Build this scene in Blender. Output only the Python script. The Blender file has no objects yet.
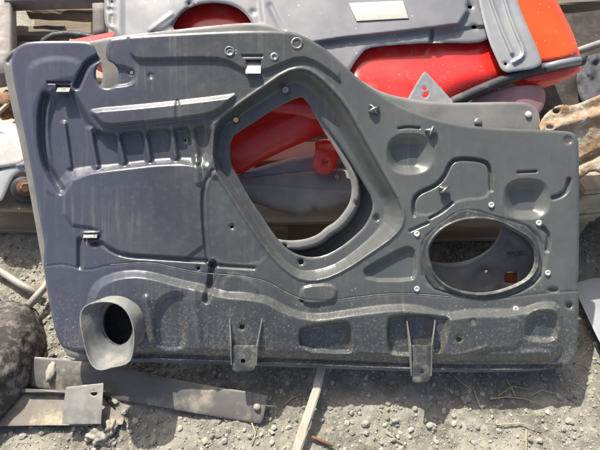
import bpy, bmesh, math, random
import numpy as np
from mathutils import Vector, Matrix, noise as mnoise
R = math.radians
random.seed(7); rng = np.random.default_rng(7)
sc = bpy.context.scene
COL = sc.collection

# ------------------------------------------------------------------ camera, sky, sun
S = 0.00275            # metres per photo pixel on the bulkhead's plane
F = 500.0              # focal length in photo pixels
TILT = R(38)           # lean of the bulkhead
UU = np.array([1.0, 0, 0]); VV = np.array([0, math.cos(TILT), math.sin(TILT)]); NN = np.array([0, -math.sin(TILT), math.cos(TILT)])
BASE = np.array([0.0, -0.303, 0.120])          # middle of the bulkhead's bottom edge (photo pixel 300,365)
CEN = BASE + VV * 140 * S                      # photo centre on the bulkhead
CAMP = CEN + NN * F * S
cam = bpy.data.cameras.new('camera'); camo = bpy.data.objects.new('camera', cam); COL.objects.link(camo)
camo.location = CAMP; camo.rotation_euler = (TILT, 0, 0)
cam.sensor_width = 36; cam.lens = 36 * F / 600; cam.clip_start = 0.02; cam.clip_end = 500
sc.camera = camo
SUN_EL, SUN_AZ = R(55), R(-30)                 # behind the bulkhead, to the left
w = bpy.data.worlds.new('World'); sc.world = w; w.use_nodes = True
nt = w.node_tree; bg = nt.nodes['Background']
sky = nt.nodes.new('ShaderNodeTexSky'); sky.sky_type = 'NISHITA'; sky.sun_disc = False
sky.sun_elevation = SUN_EL; sky.sun_rotation = SUN_AZ; sky.dust_density = 5.0; sky.air_density = .8; sky.ozone_density = .4
nt.links.new(sky.outputs[0], bg.inputs[0]); bg.inputs[1].default_value = 0.12
sl = bpy.data.lights.new('sun', 'SUN'); sl.energy = 4.4; sl.angle = R(0.5); sl.color = (1.0, 0.95, 0.86)
slo = bpy.data.objects.new('sun', sl); COL.objects.link(slo); slo.location = (-2, 3, 4)
sdir = Vector((math.sin(SUN_AZ) * math.cos(SUN_EL), math.cos(SUN_AZ) * math.cos(SUN_EL), math.sin(SUN_EL)))
slo.rotation_euler = (-sdir).to_track_quat('-Z', 'Y').to_euler()
sc.view_settings.view_transform = 'Standard'; sc.view_settings.look = 'None'
sc.view_settings.exposure = 0.52; sc.view_settings.gamma = 1; sc.view_settings.use_curve_mapping = False

# ------------------------------------------------------------------ where a photo pixel lies in the yard
def ray(px, py):
    px = np.asarray(px, float); py = np.asarray(py, float)
    return (px - 300)[..., None] * UU + (225 - py)[..., None] * VV - F * NN
def at_z(px, py, z):                           # on the level plane z
    d = ray(px, py); t = (z - CAMP[2]) / d[..., 2]
    z_ = CAMP + d * t[..., None] if np.ndim(t) else CAMP + d * t
    return z_
def on_plane(px, py, P0, N0):
    d = ray(px, py); t = ((P0 - CAMP) @ N0) / (d @ N0)
    return CAMP + d * np.asarray(t)[..., None]
def off_plane(px, py, h, P0, N0, k):            # on a plane h*k metres above P0/N0, seen at that pixel
    d = ray(px, py); t = ((P0 - CAMP) @ N0 + np.asarray(h, float) * k) / (d @ N0)
    return CAMP + d * np.asarray(t)[..., None]
def behind(px, py, h):                         # on a plane parallel to the bulkhead, h pixels towards the camera
    h = np.asarray(h, float)
    return CAMP + ray(px, py) * (S * (F - h) / F)[..., None]
def loc(px, py, h):                            # bulkhead's local frame (origin at its base)
    px = np.asarray(px, float); py = np.asarray(py, float); h = np.asarray(h, float) + 0 * px
    return np.stack([(px - 300) * S, (365 - py) * S, h * S], -1)
def locp(px, py, h):                           # same, seen at that pixel although it stands h off the plane
    h = np.asarray(h, float); k = (F - h) / F
    return loc(300 + (np.asarray(px, float) - 300) * k, 225 + (np.asarray(py, float) - 225) * k, h)

# ------------------------------------------------------------------ scene objects
def tag(o, label=None, cat=None, group=None, kind=None):
    if label: o['label'] = label
    if cat: o['category'] = cat
    if group: o['group'] = group
    if kind: o['kind'] = kind
    return o
def thing(name, label, cat, at=(0, 0, 0), rot=(0, 0, 0), group=None):
    o = bpy.data.objects.new(name, None); COL.objects.link(o); o.empty_display_size = 0.05
    o.location = at; o.rotation_euler = rot
    return tag(o, label, cat, group)
def mesh(name, v, f, m, smooth=True, mi=None):
    me = bpy.data.meshes.new(name)
    v = np.asarray(v, float).reshape(-1, 3)
    if isinstance(f, np.ndarray): f = f.tolist()
    me.from_pydata(v.tolist(), [], f)
    for q in (m if isinstance(m, (list, tuple)) else [m]): me.materials.append(q)
    if mi is not None: me.polygons.foreach_set('material_index', np.asarray(mi, np.int32))
    if smooth: me.polygons.foreach_set('use_smooth', np.ones(len(me.polygons), bool))
    me.update(); return me
def obj(name, vf, m, parent=None, smooth=True, origin=None, grand=None):
    """vf = (verts, faces[, material indices]). Without a parent the origin goes to the base of the mesh."""
    v = np.asarray(vf[0], float).reshape(-1, 3)
    if parent is None:
        if origin is None: origin = np.array([*((v.min(0) + v.max(0)) / 2)[:2], v[:, 2].min()])
        o = bpy.data.objects.new(name, mesh(name, v - origin, vf[1], m, smooth, vf[2] if len(vf) > 2 else None)); o.location = origin
    else:
        off = np.array(origin) if origin is not None else np.zeros(3)
        o = bpy.data.objects.new(name, mesh(name, v - off, vf[1], m, smooth, vf[2] if len(vf) > 2 else None)); o.parent = parent
    COL.objects.link(o); return o
def rootpart(name, vf, m, root, smooth=True):  # a part given in world coordinates under an unrotated thing
    return obj(name, vf, m, root, smooth, origin=tuple(root.location))
def join(*ms):
    V, Fc, MI, n = [], [], [], 0
    for q in ms:
        V.append(np.asarray(q[0]).reshape(-1, 3)); Fc += [[i + n for i in f] for f in (q[1].tolist() if isinstance(q[1], np.ndarray) else q[1])]
        n += len(V[-1])
    return np.concatenate(V), Fc

# ------------------------------------------------------------------ noise, polygons
def vnoise(x, y, seed=0):
    xi = np.floor(x).astype(np.int64); yi = np.floor(y).astype(np.int64); fx = x - xi; fy = y - yi
    def hsh(a, b):
        n = (a * 374761393 + b * 668265263 + seed * 1442695041) & 0xffffffff
        n = ((n ^ (n >> 13)) * 1274126177) & 0xffffffff
        return ((n ^ (n >> 16)) & 0xffff) / 65535.0
    u = fx * fx * (3 - 2 * fx); v = fy * fy * (3 - 2 * fy)
    return (hsh(xi, yi) * (1 - u) + hsh(xi + 1, yi) * u) * (1 - v) + (hsh(xi, yi + 1) * (1 - u) + hsh(xi + 1, yi + 1) * u) * v - .5
def fbm(x, y, oct=4, seed=0):
    a = 1; s = 0
    for k in range(oct): s = s + a * vnoise(x, y, seed + k); x = x * 2.03 + 7.1; y = y * 2.03 + 3.7; a *= .5
    return s
def chaikin(P, n=2, closed=True):
    P = np.asarray(P, float)
    for _ in range(n):
        Q = np.roll(P, -1, 0)
        A = .75 * P + .25 * Q; B = .25 * P + .75 * Q
        N = np.empty((2 * len(P), 2)); N[0::2] = A; N[1::2] = B
        if not closed: N = np.concatenate([P[:1], N[:-2], P[-1:]])
        P = N
    return P
def ell(cx, cy, rx, ry, n=28, rot=0, p=2.0):
    t = np.arange(n) * 2 * math.pi / n; c, s = np.cos(t), np.sin(t)
    x = np.sign(c) * np.abs(c) ** (2 / p) * rx; y = np.sign(s) * np.abs(s) ** (2 / p) * ry
    return np.stack([cx + x * math.cos(rot) - y * math.sin(rot), cy + x * math.sin(rot) + y * math.cos(rot)], -1)
def sdpoly(x, y, P):
    d = np.full(x.shape, 1e18); ins = np.zeros(x.shape, bool); n = len(P)
    for i in range(n):
        ax, ay = P[i]; bx, by = P[(i + 1) % n]; ex, ey = bx - ax, by - ay; wx, wy = x - ax, y - ay
        t = np.clip((wx * ex + wy * ey) / (ex * ex + ey * ey + 1e-12), 0, 1)
        d = np.minimum(d, (wx - t * ex) ** 2 + (wy - t * ey) ** 2)
        c = (ay > y) != (by > y)
        if ey != 0: ins ^= c & (x < ex * (y - ay) / ey + ax)
    return np.where(ins, -1, 1) * np.sqrt(d)
def dline(x, y, P):
    d = np.full(x.shape, 1e18)
    for i in range(len(P) - 1):
        ax, ay = P[i]; bx, by = P[i + 1]; ex, ey = bx - ax, by - ay; wx, wy = x - ax, y - ay
        t = np.clip((wx * ex + wy * ey) / (ex * ex + ey * ey + 1e-12), 0, 1)
        d = np.minimum(d, (wx - t * ex) ** 2 + (wy - t * ey) ** 2)
    return np.sqrt(d)
def sm(t): t = np.clip(t, 0, 1); return t * t * (3 - 2 * t)

class Relief:
    """pressed sheet metal: a list of pressings evaluated over a fine grid"""
    def __init__(self): self.ops = []
    def press(self, P, depth, w=4.0, c=1): self.ops.append(('p', chaikin(P, c) if c else np.asarray(P, float), depth, w)); return self
    def loft(self, A, B, depth, c=1): self.ops.append(('l', chaikin(A, c), chaikin(B, c), depth)); return self
    def line(self, P, depth, w=3.0, c=2):
        if depth < -1: depth *= 1.45; w *= .88
        self.ops.append(('g', chaikin(P, c, False), depth, w)); return self
    def slope(self, P, d, w, y0, y1, k, c=1): self.ops.append(('s', chaikin(P, c), d, w, y0, y1, k)); return self
    def ramp(self, P, d0, d1): self.ops.append(('r', np.asarray(P, float), d0, d1)); return self
    def __call__(self, x, y):
        h = .35 * fbm(x / 60, y / 60, 3, 5) + .05 * fbm(x / 9, y / 9, 2, 9)
        for o in self.ops:
            P = o[1]; m = (o[3] if o[0] == 'g' else 0) + 1
            k = (x > P[:, 0].min() - m) & (x < P[:, 0].max() + m) & (y > P[:, 1].min() - m) & (y < P[:, 1].max() + m)
            if not k.any(): continue
            X, Y = x[k], y[k]
            if o[0] == 'p': t = np.clip(-sdpoly(X, Y, P) / (.85 * o[3]), 0, 1); h[k] += o[2] * (.45 * t + .55 * sm(t))
            elif o[0] == 'g': h[k] += o[2] * sm(1 - dline(X, Y, P) / o[3])
            elif o[0] == 's': h[k] += o[2] * sm(-sdpoly(X, Y, P) / o[3]) * (1 - o[6] * np.clip((Y - o[4]) / (o[5] - o[4]), 0, 1))
            elif o[0] == 'l':
                a = np.maximum(-sdpoly(X, Y, P), 0); b = np.maximum(sdpoly(X, Y, o[2]), 0)
                t = a / (a + b + 1e-9); h[k] += o[3] * (.6 * t + .4 * sm(t))
            else:
                i = sdpoly(X, Y, P) < 0; t = (Y - P[:, 1].min()) / (P[:, 1].max() - P[:, 1].min())
                h[k] += np.where(i, o[2] * (1 - t) + o[3] * t, 0)
        return h

def sheet(outline, holes, hf, step, mapper, rim=3.0, roll=1.0, rw=2.5, c=2):
    """cut the outline and holes out of a grid, give it hf's relief and a turned rim"""
    outs = [chaikin(outline, c) if c else np.asarray(outline, float)]; hs = [np.asarray(q, float) for q in holes]
    def sdf(x, y):
        d = sdpoly(x, y, outs[0])
        for q in hs:
            m = 6; k = (x > q[:, 0].min() - m) & (x < q[:, 0].max() + m) & (y > q[:, 1].min() - m) & (y < q[:, 1].max() + m)
            if k.any(): d[k] = np.maximum(d[k], -sdpoly(x[k], y[k], q))
        return d
    O = outs[0]
    xs = np.arange(O[:, 0].min() - step, O[:, 0].max() + 2 * step, step); ys = np.arange(O[:, 1].min() - step, O[:, 1].max() + 2 * step, step)
    X, Y = np.meshgrid(xs, ys); D = sdf(X.ravel(), Y.ravel()).reshape(X.shape)
    cen = (D[:-1, :-1] + D[1:, :-1] + D[:-1, 1:] + D[1:, 1:]) / 4 < 0
    idx = np.arange(X.size).reshape(X.shape)
    q = np.stack([idx[:-1, :-1], idx[1:, :-1], idx[1:, 1:], idx[:-1, 1:]], -1)[cen]
    used = np.unique(q); rm = np.full(X.size, -1); rm[used] = np.arange(len(used)); q = rm[q]
    x = X.ravel()[used].copy(); y = Y.ravel()[used].copy(); n = len(x)
    e = np.concatenate([q[:, [0, 1]], q[:, [1, 2]], q[:, [2, 3]], q[:, [3, 0]]])
    key = np.minimum(e[:, 0], e[:, 1]) * n + np.maximum(e[:, 0], e[:, 1])
    _, inv, cnt = np.unique(key, return_inverse=True, return_counts=True)
    be = e[cnt[inv] == 1]; bv = np.unique(be)
    for _ in range(3):
        bx, by = x[bv], y[bv]; d = sdf(bx, by); g = .05
        gx = (sdf(bx + g, by) - sdf(bx - g, by)) / (2 * g); gy = (sdf(bx, by + g) - sdf(bx, by - g)) / (2 * g)
        L = np.maximum(np.hypot(gx, gy), .3); k = np.clip(d, -step, step)
        x[bv] -= k * gx / L; y[bv] -= k * gy / L
    h = hf(x, y); d = sdf(x, y)
    h = h - roll * np.clip(1 + d / rw, 0, 1) ** 2
    V = mapper(x, y, h)
    v1 = mapper(x[bv], y[bv], h[bv]); v2 = mapper(x[bv], y[bv], h[bv] - rim)
    r = np.full(n, -1); r[bv] = np.arange(len(bv))
    a, b = r[be[:, 0]] + n, r[be[:, 1]] + n; nb = len(bv)
    rq = np.stack([b, a, a + nb, b + nb], -1)
    return np.concatenate([V, v1, v2]), np.concatenate([q, rq]), np.concatenate([np.zeros(len(q)), np.ones(len(rq))])

# ------------------------------------------------------------------ small builders
def tube(pts, r, n=10, cap=True):
    pts = [Vector(p) for p in pts]; rs = r if isinstance(r, (list, tuple, np.ndarray)) else [r] * len(pts)
    V, Fc = [], []; up = Vector((.13, .31, .94)); prev = None
    for i, p in enumerate(pts):
        t = (pts[min(i + 1, len(pts) - 1)] - pts[max(i - 1, 0)]).normalized()
        a = t.cross(up if abs(t.dot(up)) < .95 else Vector((1, 0, 0))).normalized() if prev is None else (prev - t * prev.dot(t)).normalized()
        prev = a; b = t.cross(a)
        for k in range(n): V.append(p + (a * math.cos(2 * math.pi * k / n) + b * math.sin(2 * math.pi * k / n)) * rs[i])
    for i in range(len(pts) - 1):
        for k in range(n): Fc.append([i * n + k, i * n + (k + 1) % n, (i + 1) * n + (k + 1) % n, (i + 1) * n + k])
    if cap: Fc += [list(range(n))[::-1], [(len(pts) - 1) * n + k for k in range(n)]]
    return np.array([list(p) for p in V]), Fc
def beam(p0, p1, wd, ht, up=(0, 0, 1), seg=6, jit=.001, ch=.1, bend=0, s=0):
    """a bar from p0 to p1 (centre line of its underside middle), chamfered and slightly uneven"""
    p0, p1, up = Vector(p0), Vector(p1), Vector(up); t = (p1 - p0).normalized(); sx = t.cross(up).normalized(); uz = sx.cross(t).normalized()
    c = min(wd, ht) * ch; a, b = wd / 2, ht / 2; rr = random.Random(s + int(1e4 * abs(p0.x)))
    prof = [(-a + c, -b), (a - c, -b), (a, -b + c), (a, b - c), (a - c, b), (-a + c, b), (-a, b - c), (-a, -b + c)]
    V, Fc = [], []
    for i in range(seg + 1):
        f = i / seg; o = p0.lerp(p1, f) + uz * bend * math.sin(math.pi * f)
        for (x, y) in prof: V.append(o + sx * (x + rr.uniform(-jit, jit)) + uz * (y + rr.uniform(-jit, jit)))
    for i in range(seg):
        for k in range(8): Fc.append([i * 8 + k, i * 8 + (k + 1) % 8, (i + 1) * 8 + (k + 1) % 8, (i + 1) * 8 + k])
    Fc += [list(range(8))[::-1], [seg * 8 + k for k in range(8)]]
    return np.array([list(p) for p in V]), [f[::-1] for f in Fc]
def slab(P, d, mapper=None, inset=.0):
    """flat plate: closed outline P as 3-D points, thickness vector d; front rim slightly chamfered"""
    P = np.asarray(P, float); d = np.asarray(d, float); n = len(P); c = P.mean(0)
    k = .0015 / max(1e-6, np.linalg.norm(P - c, axis=1).mean())
    A = P + (c - P) * k + 0 * d; B = P - d * .15; Cc = P - d
    V = np.concatenate([A, B, Cc]); Fc = [list(range(n)), [2 * n + i for i in range(n)][::-1]]
    for j in (0, 1):
        for i in range(n): Fc.append([j * n + (i + 1) % n, j * n + i, (j + 1) * n + i, (j + 1) * n + (i + 1) % n])
    return V, Fc
def loftrings(rings, capa=False, capb=False):
    n = len(rings[0]); V = np.concatenate([np.asarray(r) for r in rings]); Fc = []
    for i in range(len(rings) - 1):
        for k in range(n): Fc.append([i * n + k, i * n + (k + 1) % n, (i + 1) * n + (k + 1) % n, (i + 1) * n + k])
    if capa: Fc.append(list(range(n))[::-1])
    if capb: Fc.append([(len(rings) - 1) * n + k for k in range(n)])
    return V, Fc
def lump(c, r, sub=3, amp=.25, fr=2.0, s=0, flat=None):
    bm = bmesh.new(); bmesh.ops.create_icosphere(bm, subdivisions=sub, radius=1)
    for v in bm.verts:
        q = v.co * fr + Vector((s * 3.1, s * 1.7, s))
        k = 1 + amp * mnoise.fractal(q, .8, 2.1, 4)
        v.co = Vector((v.co.x * r[0], v.co.y * r[1], v.co.z * r[2])) * k
        if flat is not None and v.co.z < flat: v.co.z = flat
    V = np.array([list(v.co + Vector(c)) for v in bm.verts]); Fc = [[q.index for q in f.verts] for f in bm.faces]; bm.free(); return V, Fc

# ------------------------------------------------------------------ materials
def mat(name, c1, c2=None, scale=6.0, rough=.5, metal=0.0, bump=.15, bscale=60.0, bdist=.002, dust=None, speck=None, stretch=(1, 1, 1), spec=.5, coat=0.0, island=0.0, rvar=.12, ao=None):
    m = bpy.data.materials.new(name); m.use_nodes = True; n = m.node_tree.nodes; L = m.node_tree.links; b = n['Principled BSDF']
    tc = n.new('ShaderNodeTexCoord'); mp = n.new('ShaderNodeMapping'); mp.inputs['Scale'].default_value = stretch; L.new(tc.outputs['Object'], mp.inputs[0])
    def nz(sc_, det=6, ro=.6, src=mp):
        q = n.new('ShaderNodeTexNoise'); q.inputs['Scale'].default_value = sc_; q.inputs['Detail'].default_value = det; q.inputs['Roughness'].default_value = ro
        L.new(src.outputs[0] if src is mp else src.outputs['Object'], q.inputs['Vector']); return q.outputs['Fac']
    def mapr(fac, a, b_, lo=0.0, hi=1.0):
        q = n.new('ShaderNodeMapRange'); q.inputs[1].default_value = a; q.inputs[2].default_value = b_; q.inputs[3].default_value = lo; q.inputs[4].default_value = hi
        q.interpolation_type = 'SMOOTHSTEP'; L.new(fac, q.inputs[0]); return q.outputs[0]
    def mix(fac, A, B):
        q = n.new('ShaderNodeMix'); q.data_type = 'RGBA'
        if isinstance(fac, float): q.inputs[0].default_value = fac
        else: L.new(fac, q.inputs[0])
        for i, s_ in ((6, A), (7, B)):
            if isinstance(s_, tuple): q.inputs[i].default_value = (*s_, 1)
            else: L.new(s_, q.inputs[i])
        return q.outputs[2]
    c2 = c2 or tuple(x * .75 for x in c1)
    base = nz(scale); col = mix(mapr(base, .36, .64), c2, c1)
    rg = mapr(nz(scale * 3), .3, .7, max(.03, rough - rvar), min(1, rough + rvar))
    if island:
        g = n.new('ShaderNodeNewGeometry'); hs = n.new('ShaderNodeHueSaturation'); L.new(col, hs.inputs['Color'])
        L.new(mapr(g.outputs['Random Per Island'], 0, 1, 1 - island, 1 + island), hs.inputs['Value']); col = hs.outputs[0]
    if dust:   # (colour, threshold, scale, softness, strength)
        k = mapr(nz(dust[2], 9, .7, tc), dust[1], dust[1] + dust[3], 0, dust[4]); col = mix(k, col, dust[0])
        q = n.new('ShaderNodeMath'); q.operation = 'MULTIPLY_ADD'; L.new(k, q.inputs[0]); q.inputs[1].default_value = .4; L.new(rg, q.inputs[2]); q.use_clamp = True; rg = q.outputs[0]
    if speck:  # (colour, threshold, scale)
        k = mapr(nz(speck[2], 2, .5, tc), speck[1], speck[1] + .03); col = mix(k, col, speck[0])
    L.new(col, b.inputs['Base Color']); L.new(rg, b.inputs['Roughness']); b.inputs['Metallic'].default_value = metal
    b.inputs['Specular IOR Level'].default_value = spec; b.inputs['Coat Weight'].default_value = coat; b.inputs['Coat Roughness'].default_value = .08
    if bump:
        bp = n.new('ShaderNodeBump'); bp.inputs['Strength'].default_value = bump; bp.inputs['Distance'].default_value = bdist
        L.new(nz(bscale), bp.inputs['Height']); L.new(bp.outputs[0], b.inputs['Normal'])
    m['mix'] = 0
    return m
DUST = (.36, .33, .27)
M = {}
M['bulk'] = mat('dark primed steel', (.072, .080, .083), (.052, .058, .061), 3, .29, 0, .12, 260, .0006, dust=(DUST, .48, 40, .25, .16), speck=((.42, .41, .36), .75, 300), spec=.6, rvar=.08)
M['bulk_edge'] = mat('worn sheet edge', (.30, .29, .26), (.16, .16, .16), 30, .5, .2, .1)
M['bulk2'] = mat('dusty grey steel', (.27, .265, .25), (.19, .19, .18), 7, .5, 0, .12, 160, .0008, dust=(DUST, .45, 8, .25, .5))
M['duct'] = mat('grey moulded duct', (.21, .218, .212), (.14, .146, .142), 14, .5, 0, .12, 150, .0008, dust=(DUST, .44, 18, .25, .6))
M['bracket'] = mat('grey dusty bracket', (.115, .12, .115), (.07, .074, .072), 30, .45, .1, .15, 150, .0008, dust=(DUST, .48, 30, .2, .6))
M['seal'] = mat('dusty dark seal', (.085, .09, .086), (.055, .06, .06), 30, .45, 0, .15, 150, .0008, dust=(DUST, .52, 30, .25, .5))
M['sealer'] = mat('dusty seam sealer', (.27, .26, .21), (.15, .145, .125), 40, .8, 0, .3)
M['cheek'] = mat('pale bracket steel', (.27, .27, .255), (.19, .19, .18), 30, .45, .1, .15, 150, .0008, dust=(DUST, .5, 30, .2, .5))  # paler grey than the bracket tongue
M['zinc'] = mat('zinc plated steel', (.36, .355, .34), (.22, .21, .2), 40, .45, .7, .1, 200, .0005)
M['plug'] = mat('white nylon', (.75, .75, .72), (.62, .62, .6), 40, .45, 0, .02)
M['cover'] = mat('dirty white plastic', (.56, .55, .52), (.44, .43, .41), 12, .5, 0, .1, dust=(DUST, .5, 20, .2, .6))
M['hole'] = mat('dark opening black', (.02, .02, .02), (.012, .012, .012), 40, .7, 0, .1)  # flat black standing in for the dark of the throat and bolt hole
M['red'] = mat('red car paint', (.78, .03, .022), (.66, .022, .018), 3, .28, 0, .05, 12, .002, dust=((.42, .22, .17), .52, 14, .2, .4), speck=((.45, .38, .32), .71, 70), coat=.5)
M['redscr'] = mat('scratched red paint', (.86, .035, .025), (.78, .03, .022), 5, .35, 0, .08, 30, .001, dust=((.30, .27, .22), .60, 16, .04, .8), coat=.3)
M['orange'] = mat('sunlit red paint', (.85, .10, .012), (.78, .075, .010), 4, .3, 0, .03, 15, .001, dust=((.6, .3, .17), .55, 14, .2, .35), speck=((.55, .45, .36), .72, 80), coat=.4)  # same red paint shifted to orange, strong sun put into its colour
M['inner'] = mat('pale grey primer', (.28, .285, .295), (.19, .195, .21), 3, .45, 0, .08, 90, .0008, dust=(DUST, .55, 6, .2, .4), speck=((.65, .63, .58), .73, 60))
M['galv'] = mat('galvanised grey strip', (.33, .345, .355), (.26, .27, .28), 6, .5, .1, .1, 120, .0008, dust=(DUST, .5, 12, .2, .5), speck=((.16, .05, .03), .74, 70))
M['sticker'] = mat('white paper sticker', (.64, .63, .54), (.58, .57, .48), 20, .6, 0, .03)
M['gasket'] = mat('dark rubber seal', (.055, .055, .06), (.035, .035, .038), 25, .6, 0, .2, 120, .001, dust=(DUST, .52, 20, .2, .4))
M['pink'] = mat('faded pink plastic', (.42, .24, .24), (.36, .2, .2), 15, .5, 0, .05, dust=(DUST, .5, 12, .2, .5))
M['bare'] = mat('bare aluminium', (.52, .52, .5), (.4, .4, .39), 20, .45, .35, .1, 140, .0008, dust=(DUST, .5, 25, .2, .5))
M['grey_fender'] = mat('grey undercoat', (.30, .29, .28), (.22, .215, .21), 8, .5, 0, .15, 80, .001, dust=(DUST, .5, 12, .2, .5))
M['wood'] = mat('weathered pallet wood', (.44, .37, .27), (.29, .24, .175), 6, .8, 0, .5, 70, .002, stretch=(.12, 1.6, 1.6), dust=((.44, .38, .3), .5, 10, .2, .5))
M['wood2'] = mat('pale weathered wood', (.47, .41, .32), (.30, .26, .2), 7, .8, 0, .5, 80, .002, stretch=(1.6, .15, 1.6), dust=((.5, .45, .37), .5, 10, .2, .5))
M['wood_dark'] = mat('old brown timber', (.21, .17, .125), (.12, .098, .075), 7, .85, 0, .5, 80, .002, stretch=(.15, 1.5, 1.5), dust=((.33, .28, .22), .52, 12, .2, .5))
M['frame'] = mat('pale painted steel', (.25, .225, .205), (.17, .15, .135), 8, .6, 0, .15, 90, .001, dust=((.3, .2, .13), .58, 14, .15, .7))
M['white'] = mat('white painted metal', (.36, .375, .395), (.29, .305, .325), 8, .4, 0, .06, 60, .001, dust=(DUST, .55, 18, .2, .6))
M['rust'] = mat('rusty steel', (.26, .14, .075), (.15, .075, .04), 35, .8, .1, .4, 150, .001, dust=((.45, .36, .22), .52, 40, .2, .6))
M['copper'] = mat('rust orange clip', (.42, .13, .06), (.3, .08, .04), 40, .5, .2, .1)
M['rod'] = mat('pale worn tube', (.46, .42, .36), (.33, .3, .26), 20, .55, .15, .15, 100, .001, dust=(DUST, .5, 30, .2, .6))
M['dark_lump'] = mat('dusty dark plastic', (.075, .067, .062), (.04, .036, .034), 12, .8, 0, .5, 60, .003, dust=((.30, .27, .23), .46, 30, .16, .75))
M['strip'] = mat('dull grey steel strip', (.165, .158, .145), (.11, .106, .098), 9, .5, .1, .15, 90, .001, stretch=(.3, 1, 1), dust=((.42, .37, .28), .52, 9, .18, .85))
M['angle'] = mat('dusty grey angle', (.24, .21, .17), (.17, .15, .125), 12, .7, 0, .3, 90, .001, dust=((.46, .40, .29), .44, 12, .2, .85))
M['plate'] = mat('grey plate', (.23, .225, .21), (.17, .166, .156), 20, .5, .1, .1, 120, .0008, dust=(DUST, .5, 30, .2, .5))
M['stick'] = mat('grey stick', (.50, .46, .38), (.38, .345, .28), 12, .85, 0, .5, 120, .002, stretch=(1, .25, 1))
M['foam'] = mat('rust stained coated sheet', (.48, .42, .33), (.30, .19, .10), 16, .85, 0, .8, 90, .005, dust=((.36, .2, .1), .58, 22, .14, .8), speck=((.7, .66, .58), .68, 60))
M['greysheet'] = mat('pale grey sheet', (.36, .37, .38), (.3, .31, .32), 8, .5, 0, .08, dust=(DUST, .55, 12, .2, .5))
M['bag'] = mat('dark grey cloth', (.075, .078, .09), (.045, .047, .055), 10, .8, 0, .4, 70, .003, dust=(DUST, .56, 12, .2, .5))
M['matting'] = mat('dark brown matting', (.05, .04, .033), (.028, .023, .02), 14, .9, 0, .7, 120, .004, dust=((.2, .17, .13), .62, 60, .06, .7))
M['dirt'] = mat('gravelly dirt', (.315, .302, .246), (.185, .176, .142), 7, .95, 0, .9, 200, .004, dust=((.405, .385, .32), .5, 60, .12, .75), speck=((.14, .125, .1), .66, 150), spec=.2)
M['gravel'] = mat('gravel', (.40, .382, .322), (.29, .277, .232), 30, .9, 0, .3, 200, .001, island=.3, spec=.25)
M['stone'] = mat('grey stone', (.40, .39, .36), (.29, .28, .26), 30, .85, 0, .4, 150, .001)
M['clod'] = mat('dry earth clod', (.42, .395, .325), (.33, .31, .25), 30, .95, 0, .5, 150, .002)
M['straw'] = mat('dry straw', (.56, .48, .32), (.42, .35, .22), 20, .8, 0, .1)

# extra wear and painted light on the bulkhead: drip streaks and more dust towards the foot where mud splashed
def bulk_wear_light(m, foot=.40):
    n = m.node_tree.nodes; L = m.node_tree.links; b = n['Principled BSDF']; src = b.inputs['Base Color'].links[0].from_socket
    tc = [q for q in n if q.type == 'TEX_COORD'][0]; sx = n.new('ShaderNodeSeparateXYZ'); L.new(tc.outputs['Object'], sx.inputs[0])
    def noise(scale, det, ro, st=(1, 1, 1)):
        mp = n.new('ShaderNodeMapping'); mp.inputs['Scale'].default_value = st; L.new(tc.outputs['Object'], mp.inputs[0])
        q = n.new('ShaderNodeTexNoise'); q.inputs['Scale'].default_value = scale; q.inputs['Detail'].default_value = det; q.inputs['Roughness'].default_value = ro; L.new(mp.outputs[0], q.inputs['Vector']); return q.outputs['Fac']
    def mr(f, a, c, lo, hi):
        q = n.new('ShaderNodeMapRange'); q.interpolation_type = 'SMOOTHSTEP'
        for k, v in enumerate((a, c, lo, hi)): q.inputs[k + 1].default_value = v
        L.new(f, q.inputs[0]); return q.outputs[0]
    def op(o, a, c):
        q = n.new('ShaderNodeMath'); q.operation = o; L.new(a, q.inputs[0])
        if isinstance(c, (int, float)): q.inputs[1].default_value = c
        else: L.new(c, q.inputs[1])
        return q.outputs[0]
    def mix(f, A, B):
        q = n.new('ShaderNodeMix'); q.data_type = 'RGBA'; L.new(f, q.inputs[0]); L.new(A, q.inputs[6]); q.inputs[7].default_value = (*B, 1); return q.outputs[2]
    big = noise(5, 5, .6)
    # a thin film of grey dust over the right-hand two thirds, the left is tinted as sky reflection
    c = mix(mr(sx.outputs[0], -.80, -.12, .9, 0), src, (.092, .098, .142))                               # sky reflection painted as a blue tint at the left end
    c = mix(op('MULTIPLY', op('ADD', mr(sx.outputs[0], -.55, .35, .05, .80), mr(big, .4, .65, -.12, .16)), mr(sx.outputs[1], .04, .30, .35, 1)), c, (.138, .146, .137))  # film thins out low down, painting in the foot's shade
    c = mix(op('MULTIPLY', mr(noise(1, 6, .7, (95, 4.0, 1)), .48, .74, 0, .34), mr(noise(4, 4, .6), .46, .62, .12, 1)), c, DUST)                                # rain streaks
    ff = mr(sx.outputs[1], .0, foot, .12, -.05)
    c = mix(mr(op('ADD', op('ADD', noise(130, 9, .75), ff), op('MULTIPLY', op('SUBTRACT', big, .5), .35)), .58, .78, 0, .55), c, DUST)     # splashed dirt
    v = n.new('ShaderNodeTexVoronoi'); v.inputs['Scale'].default_value = 75; L.new(tc.outputs['Object'], v.inputs['Vector'])
    dot = op('MULTIPLY', mr(v.outputs['Distance'], .10, .20, 1, 0), mr(op('ADD', noise(22, 3, .6), ff), .60, .66, 0, .7))
    c = mix(dot, c, (.45, .43, .38))                                                                     # dried drops
    c = mix(mr(noise(9, 8, .72, (1, 2.2, 1)), .60, .78, 0, .35), c, (.045, .047, .05))                   # rubbed dark patches
    for st, th_ in (((900, 14, 1), .70), ((25, 700, 1), .72)):                                            # fine scratches
        c = mix(op('MULTIPLY', mr(noise(1, 2, .5, st), th_, th_ + .05, 0, .45), mr(noise(8, 2, .5), .48, .58, 0, 1)), c, (.34, .34, .33))
    L.new(c, b.inputs['Base Color'])
bulk_wear_light(M['bulk'])

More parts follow.
